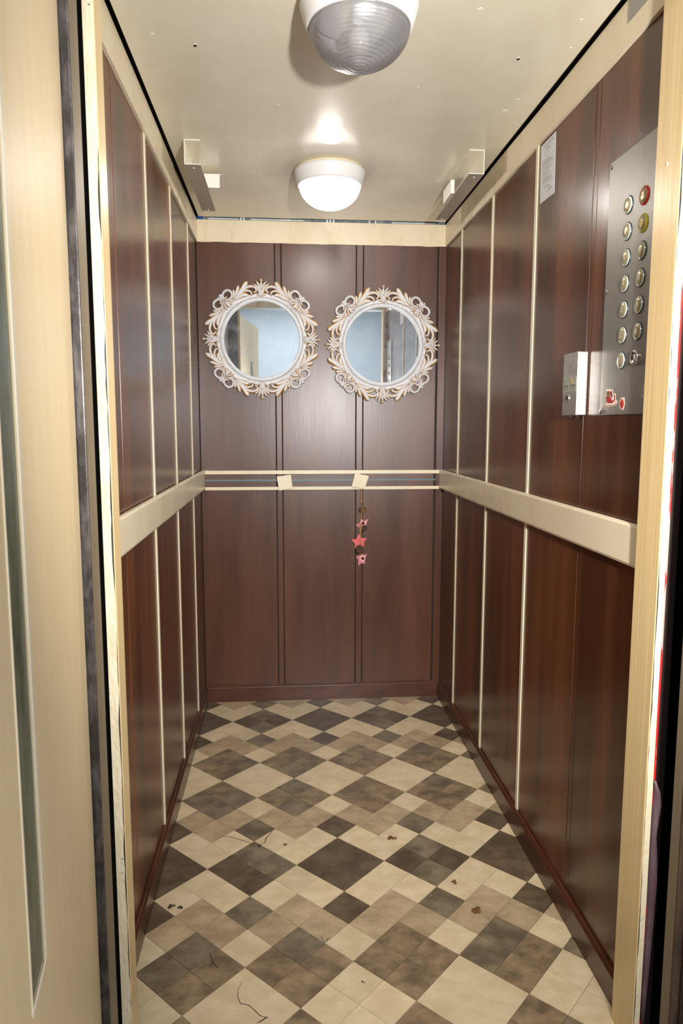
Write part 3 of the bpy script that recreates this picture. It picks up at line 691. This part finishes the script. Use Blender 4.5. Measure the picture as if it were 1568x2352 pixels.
# ---------------------------------------------------------------- star and pine cone garland
g = on_y(829, 1125, -0.014); gar = empty('star_garland', (g.x, -0.014, g.z), label='hanging garland of three pink wooden stars and pine cones on jute twine', cat='decoration')
def GP(u, v, y=-0.014): p_ = on_y(u, v, y); return (p_.x, y, p_.z)
def gc(o): return child(o, gar)
gx = lambda cu, cv: (780+cu/11.76, 1120+cv/11.76)
gc(MB().tube([GP(*gx(590, 20)), GP(*gx(585, 200)), GP(*gx(590, 380)), GP(*gx(585, 620)), GP(*gx(580, 800)), GP(*gx(548, 960)), GP(*gx(535, 1080)), GP(*gx(530, 1240))], 0.0016, 6).build('twine', TWINE, smooth=True))
gc(MB().tube([GP(*gx(600, 20), -0.016), GP(*gx(600, 300), -0.016), GP(*gx(592, 600), -0.017), GP(*gx(600, 800), -0.017), GP(*gx(660, 930), -0.018)], 0.0013, 6).build('twine', TWINE, smooth=True))
gc(MB().tube([GP(*gx(560, 960), -0.019), GP(*gx(560, 1200), -0.020), GP(*gx(552, 1400), -0.021), GP(*gx(548, 1540), -0.021)], 0.0013, 6).build('twine', TWINE, smooth=True))
gc(MB().tube([GP(*gx(580, 980), -0.019), GP(*gx(580, 1220), -0.020), GP(*gx(592, 1420), -0.021), GP(*gx(590, 1540), -0.021), GP(*gx(610, 1800), -0.012)], 0.0013, 6).build('twine', TWINE, smooth=True))
k0 = GP(*gx(585, 375), -0.017); gc(MB().ball(k0, 0.005, n=8).ball((k0[0]+0.004, k0[1], k0[2]), 0.003, n=6).ball((k0[0]-0.004, k0[1], k0[2]), 0.003, n=6).build('knot', TWINE, smooth=True))
def star(pts, m, y, flower=None, dots=()):
    P = [GP(*gx(*q), y) for q in pts]
    o = MB().prism([(p_[0], p_[2]) for p_ in P], lambda a, b, c: (a, c, b), y-0.003, y+0.003).build('star', m); gc(o)
    if flower:
        c = GP(*gx(*flower), y); mw = MB(); mr = MB()
        for k in range(14):
            a = 6.283*k/14; d = Vector((math.cos(a), 0, math.sin(a))); n = Vector((-d.z, 0, d.x))
            for M_, r0, r1, wd, yy in ((mw, 0.008, 0.0145, 0.0016, 0.0036), (mr, 0.001, 0.0085, 0.0022, 0.0040)):
                b = Vector((c[0], y-yy, c[2])); M_.add([b+d*r0-n*wd*0.6, b+d*(r0+r1)/2-n*wd, b+d*r1, b+d*(r0+r1)/2+n*wd, b+d*r0+n*wd*0.6], [(0, 1, 2, 3, 4)])
        for M_, nm, m_ in ((mw, 'flower_petals', WHITEP), (mr, 'flower_center', REDP)):
            f_ = M_.build(nm, m_); f_.parent = o
        f_ = MB().ball((c[0], y-0.0042, c[2]), 0.0018, n=6).build('flower_dot', WHITEP); f_.parent = o
    return o
star([(430, 1015), (540, 940), (570, 830), (640, 900), (775, 835), (715, 985), (735, 1090), (640, 1060), (545, 1210), (525, 1080)], PINKP, -0.0075, flower=(625, 960))
star([(300, 1400), (440, 1385), (515, 1235), (580, 1355), (735, 1370), (645, 1475), (655, 1590), (530, 1545), (395, 1650), (410, 1515)], PINK, -0.0145)
star([(430, 1865), (570, 1810), (580, 1770), (625, 1805), (740, 1800), (665, 1915), (685, 2060), (585, 2035), (495, 2110), (500, 1955)], PINKP, -0.0075, flower=(620, 1910))
def cone(u, v, rx, rz, y, m, tilt=0.0):
    c = Vector(GP(*gx(u, v), y)); mb = MB(); mb.ball((0, 0, 0), rx*0.72, n=10, sq=rz/rx); N_ = 64
    for k in range(N_):
        h = 1-2*(k+0.5)/N_; t = k*2.39996; rr = math.sqrt(1-h*h)
        n = Vector((rr*math.cos(t), rr*math.sin(t), h)); p_ = Vector((n.x*rx, n.y*rx, n.z*rz))
        tg = Vector((-math.sin(t), math.cos(t), 0)); up = n.cross(tg); s_ = rx*0.27
        mb.add([p_*0.72-tg*s_, p_*0.72+tg*s_, p_+tg*s_*0.8-up*s_*0.5, p_*1.05-up*s_*0.9, p_-tg*s_*0.8-up*s_*0.5, p_*0.86+up*s_*0.7], [(0, 1, 2, 3, 4), (1, 0, 5), (2, 1, 5), (0, 4, 5), (4, 3, 5), (3, 2, 5)])
    o = mb.build('pine_cone', m); gc(o)
    o.matrix_parent_inverse = Matrix.Identity(4); o.location = c - gar.location; o.rotation_euler = (0.3, tilt, 0)
cone(645, 600, 0.0130, 0.0145, -0.0170, CONEL)
cone(562, 605, 0.0085, 0.0130, -0.0105, CONE)
cone(665, 1085, 0.0125, 0.0135, -0.0270, CONE, 0.3)
cone(530, 1665, 0.0175, 0.0195, -0.0385, CONE)

# ---------------------------------------------------------------- fittings on the control panel wall
RF = lambda y0, z0, x0: (lambda a, b, c: (x0-c, y0-a, z0+b))       # local a toward the entrance, b up, c out of the wall
def rectp(a0, a1, b0, b1): return [(a0, b0), (a1, b0), (a1, b1), (a0, b1)]
def text_mesh(txt, size, fn, m, name, parent, depth=0.0003):
    cu = bpy.data.curves.new('txt', 'FONT'); cu.body = txt; cu.size = size; cu.align_x = 'CENTER'; cu.align_y = 'CENTER'; cu.extrude = 0.0; cu.resolution_u = 2
    to = bpy.data.objects.new('txt', cu); C.objects.link(to); bpy.context.view_layer.update()
    me = bpy.data.meshes.new_from_object(to.evaluated_get(bpy.context.evaluated_depsgraph_get()))
    bpy.data.objects.remove(to)
    for v_ in me.vertices: v_.co = fn(v_.co.x, v_.co.y, depth)
    me.materials.clear(); me.materials.append(m); me.update()
    o = link(name, me); o.parent = parent; return o

cop = empty('control_panel', (W, -1.70, 1.27), label='brushed steel lift control panel with two columns of floor buttons', cat='control panel')
PX = W-0.0012
f = RF(0, 0, PX)
y0p, y1p, z0p, z1p = 1.587, 1.815, 1.2700, 1.8045
child(MB().prism(rectp(y0p, y1p, z0p, z1p), f, 0.0, 0.0030).build('plate', STEEL, bevel=0.0012), cop)
for yy, zz in ((1.5955, 1.7955), (1.5955, 1.536), (1.5955, 1.2785)):
    s_ = child(MB().lathe([(0.0062, 0.003), (0.0055, 0.0045), (0.0025, 0.0054), (0.0003, 0.0055)], lambda a, b, c: f(yy+a, zz+b, c), 16).build('screw', CHROME, smooth=True), cop)
    o = MB().prism(rectp(yy-0.004, yy+0.004, zz-0.0006, zz+0.0006), f, 0.0051, 0.0057).build('slot', RINGD); o.parent = s_
def button(yy, zz, txt, ring, tcol, ts=0.015):
    F = lambda a, b, c: f(yy+a, zz+b, c)
    b = child(MB().lathe([(0.0185, 0.003), (0.0182, 0.0042), (0.0166, 0.0044), (0.0164, 0.0032)], F, 32).build('button', ring, smooth=True), cop)
    def sub(o): o.parent = b; return o
    sub(MB().lathe([(0.0164, 0.003), (0.0162, 0.0058), (0.0150, 0.0064), (0.0140, 0.0052)], F, 32).build('bezel', RINGC if ring is RINGD else ring, smooth=True))
    sub(MB().lathe([(0.0141, 0.003), (0.0141, 0.0058), (0.0128, 0.0068), (0.006, 0.0074), (0.0004, 0.0075)], F, 32).build('cap', BTN, smooth=True))
    if txt == 'bell':
        mb = MB(); n = 10
        pts = [(-0.0065, -0.004), (0.0065, -0.004), (0.005, -0.002), (0.0042, 0.003), (0.0022, 0.006), (0, 0.0068), (-0.0022, 0.006), (-0.0042, 0.003), (-0.005, -0.002)]
        sub(mb.prism(pts, F, 0.0072, 0.0080).build('bell_icon', tcol)); sub(MB().ball((0, -0.0056, 0.0074), 0.0016, F, n=8).build('bell_clapper', tcol))
    elif txt: text_mesh(txt, ts, F, tcol, 'engraving', b, 0.0079)
for k, t in enumerate(('7', '6', '5', '4', '3', '2', '1')): button(1.6812, 1.6930-0.05178*k, t, RINGD, DIGIT)
for k, (t, rg, tc, ts) in enumerate((('STOP', RINGR, REDTXT, 0.0085), ('bell', RINGY, YELLI, 0), ('11', RINGD, DIGIT, 0.014), ('10', RINGD, DIGIT, 0.014), ('9', RINGD, DIGIT, 0.015), ('8', RINGD, DIGIT, 0.015))):
    button(1.7456, 1.6920-0.0516*k, t, rg, tc, ts)
F = lambda a, b, c: f(1.7456+a, 1.3828+b, c)
ks = child(MB().lathe([(0.0150, 0.003), (0.0148, 0.0085), (0.0130, 0.0105), (0.0100, 0.0108), (0.0095, 0.0098), (0.0004, 0.0098)], F, 28).build('key_switch', CHROME, smooth=True), cop)
o = MB().prism(rectp(-0.0011, 0.0011, -0.006, 0.006), F, 0.0099, 0.0104).build('keyhole', RINGD); o.parent = ks

# stickers on the plate
def sk(pts, fn, mats_pts, name, label):
    rt = MB().prism(pts, fn, 0.0031, 0.0033).build(name, STK_W, label=label, cat='sticker', group='festive stickers')
    for nm, m, ps, d in mats_pts:
        o = MB().prism(ps, fn, 0.0033, 0.0033+d).build(nm, m); o.parent = rt
    return rt
SC = 0.0000386
sx = lambda U, V: (on_x(1370+U*130/1568, 870+V*100/1206, W-0.004))
def sp(*pts): return [(-sx(U, V).y, sx(U, V).z) for U, V in pts]
sk(sp((240, 470), (265, 440), (265, 290), (300, 280), (340, 300), (370, 280), (400, 300), (430, 290), (455, 310), (455, 560), (475, 420), (505, 395), (530, 420), (530, 590), (570, 600), (575, 660), (545, 720), (440, 760), (270, 775), (225, 720), (250, 660), (285, 680)), f,
   [('sleigh_body', STK_R, sp((255, 490), (350, 475), (380, 500), (430, 600), (460, 610), (490, 560), (485, 460), (500, 425), (515, 470), (518, 580), (480, 640), (430, 675), (330, 680), (295, 665)), 0.0002),
    ('runner', STK_R, sp((245, 710), (262, 700), (280, 735), (420, 730), (530, 700), (545, 625), (555, 640), (545, 705), (430, 748), (280, 755)), 0.0002),
    ('olive_parcel', STK_G, sp((282, 345), (335, 345), (375, 440), (360, 470), (285, 478)), 0.0002),
    ('orange_parcel', STK_O, sp((340, 350), (365, 325), (385, 360), (380, 450)), 0.0003),
    ('plum_parcel', STK_P, sp((385, 365), (430, 325), (442, 480), (420, 540), (385, 470)), 0.0002)],
   'sleigh_sticker', 'red sleigh sticker with parcels low on the control panel')
sk(sp((630, 650), (675, 530), (700, 520), (720, 545), (740, 510), (770, 520), (785, 700), (740, 850), (715, 860), (645, 810)), f,
   [('gift_box', STK_R, sp((642, 680), (690, 550), (745, 590), (768, 700), (722, 832), (668, 810)), 0.0002),
    ('ribbon', STK_O, sp((690, 580), (735, 600), (765, 705), (722, 830), (708, 825), (740, 705), (718, 620), (690, 620)), 0.0003)],
   'gift_sticker', 'red gift box sticker beside the sleigh sticker')
r3 = on_x(1476, 903, W-0.004)
o = MB().lathe([(0.0085, 0.0031), (0.0085, 0.0034), (0.0065, 0.0034), (0.0065, 0.0031)], lambda a, b, c: f(-r3.y+0.004+a, r3.z+b, c), 20).lathe([(0.006, 0.0031), (0.006, 0.0034), (0.0042, 0.0034), (0.0042, 0.0031)], lambda a, b, c: f(-r3.y+0.007+a, r3.z+0.0125+b, c), 16).build('ring_sticker', STK_T, label='tan ring-shaped sticker half hidden by the front post', cat='sticker', group='festive stickers')

# intercom box
bx0, bx1, bz0, bz1, bd = 1.4235, 1.5085, 1.2715, 1.4185, 0.0255
ib = empty('intercom_box', (W, -1.466, bz0), label='small steel emergency intercom box with keyhole beside the control panel', cat='intercom')
f2 = RF(0, 0, W-0.0004)
child(MB().prism(rectp(bx0, bx1, bz0, bz1), f2, 0.0, bd).build('box', STEELB, bevel=0.0018), ib)
mb = MB()
for k in range(14):
    a = 6.283*k/14; mb.lathe([(0.0009, bd+0.0003)], lambda a_, b_, c_: f2(1.465+0.0095*math.cos(a)+a_, 1.3905-0.0105+0.0095*math.sin(a)+b_, c_), 8, cap1=True)
child(mb.build('speaker_holes', RINGD), ib)
lp = child(MB().prism(rectp(bx0+0.002, bx1-0.0025, 1.3280, 1.3640), f2, bd, bd+0.0004).build('label_plate', PAPERG), ib)
def lab(nm, pts, m): o = MB().prism(pts, f2, bd+0.0004, bd+0.0007).build(nm, m); o.parent = lp
lab('green_icon', [(1.4315, 1.358), (1.446, 1.3595), (1.447, 1.352), (1.441, 1.3455), (1.435, 1.347), (1.433, 1.352)], GREENI)
lab('yellow_icon', [(1.470, 1.357), (1.474, 1.3605), (1.478, 1.358), (1.480, 1.353), (1.487, 1.350), (1.488, 1.344), (1.480, 1.345), (1.474, 1.351)], YELLI)
for a0, a1, b, h, m in ((1.429, 1.458, 1.3405, 0.0022, INKD), (1.470, 1.500, 1.3405, 0.0022, INKD), (1.429, 1.462, 1.3365, 0.001, INK), (1.469, 1.500, 1.3365, 0.001, INK), (1.429, 1.462, 1.3335, 0.001, INK), (1.469, 1.494, 1.3335, 0.001, INK)):
    lab('print_line', rectp(a0, a1, b, b+h), m)
lk = child(MB().lathe([(0.0092, bd), (0.0090, bd+0.004), (0.0070, bd+0.005), (0.0062, bd+0.0035), (0.0004, bd+0.0035)], lambda a, b, c: f2(1.4615+a, 1.3120+b, c), 24).build('lock', CHROME, smooth=True), ib)
o = MB().prism(rectp(1.4603, 1.4627, 1.3075, 1.3165), f2, bd+0.0036, bd+0.0042).build('keyhole', RINGD); o.parent = lk
for yy in (1.447, 1.487):
    child(MB().lathe([(0.003, 0.001), (0.003, 0.006)], lambda a, b, c: (W-0.012+a*0.6, -yy+b, bz0-c+0.001), 10, cap1=True).build('screw', CHROME, smooth=True), ib)

# paper notices
def notice(P4, x, label, rows, m=PAPER, frame=True):
    c = sum(P4, Vector())/4; rt = empty('notice', (x, c.y, c.z), label=label, cat='notice')
    G = lambda q, r, d=0: None
    TLp, TRp, BRp, BLp = P4
    def W_(q, r, d): p_ = (TLp*(1-q)+TRp*q)*(1-r)+(BLp*(1-q)+BRp*q)*r; return (x-d, p_.y, p_.z)
    child(MB().prism([(0, 0), (1, 0), (1, 1), (0, 1)], W_, 0.0, 0.0005).build('sheet', m), rt)
    mb = MB()
    for r, q0, q1, h in rows: mb.prism([(q0, r), (q1, r), (q1, r+h), (q0, r+h)], W_, 0.0005, 0.0007)
    child(mb.build('printed_lines', INK, kind='stuff'), rt); return rt
xn = W-0.0008
rows = [(0.03, .04, .96, .004), (0.085, .04, .96, .004), (0.97, .04, .96, .004), (0.06, .22, .86, .010), (0.125, .36, .62, .016), (0.165, .22, .74, .007), (0.21, .2, .6, .007), (0.25, .42, .5, .007), (0.285, .1, .92, .006)]
rnd = random.Random(4)
r_ = 0.31
while r_ < 0.73: rows.append((r_, rnd.uniform(.08, .16), rnd.uniform(.55, .92), .006)); r_ += rnd.choice((0.016, 0.02, 0.028))
rows += [(0.745, .04, .96, .004), (0.775, .3, .62, .014), (0.80, .04, .9, .004), (0.83, .55, .8, .012), (0.85, .04, .95, .004), (0.865, .45, .8, .010), (0.89, .04, .95, .004), (0.93, .04, .95, .003)]
notice([on_x(1243, 337, xn), on_x(1277, 301, xn), on_x(1273, 443, xn), on_x(1240, 469, xn)], xn, 'white printed paper notice high on the wall under the cornice', rows)
for side in (0, 1): pass
xn2 = W-0.0088
P2 = [on_x(1447, 2, xn2), on_x(1447, 2, xn2), on_x(1447, 2, xn2), on_x(1441, 54, xn2)]
ya, yb = on_x(1441, 54, xn2).y, -1.815
za, zb3 = 2.0965, on_x(1441, 54, xn2).z
notice([Vector((xn2, ya, za)), Vector((xn2, yb, za)), Vector((xn2, yb, zb3)), Vector((xn2, ya, zb3))], xn2, 'grey plate with ruled lines on the cornice above the control panel',
       [(0.02+0.115*k, .05, .95, .02) for k in range(9)], m=PAPERG)
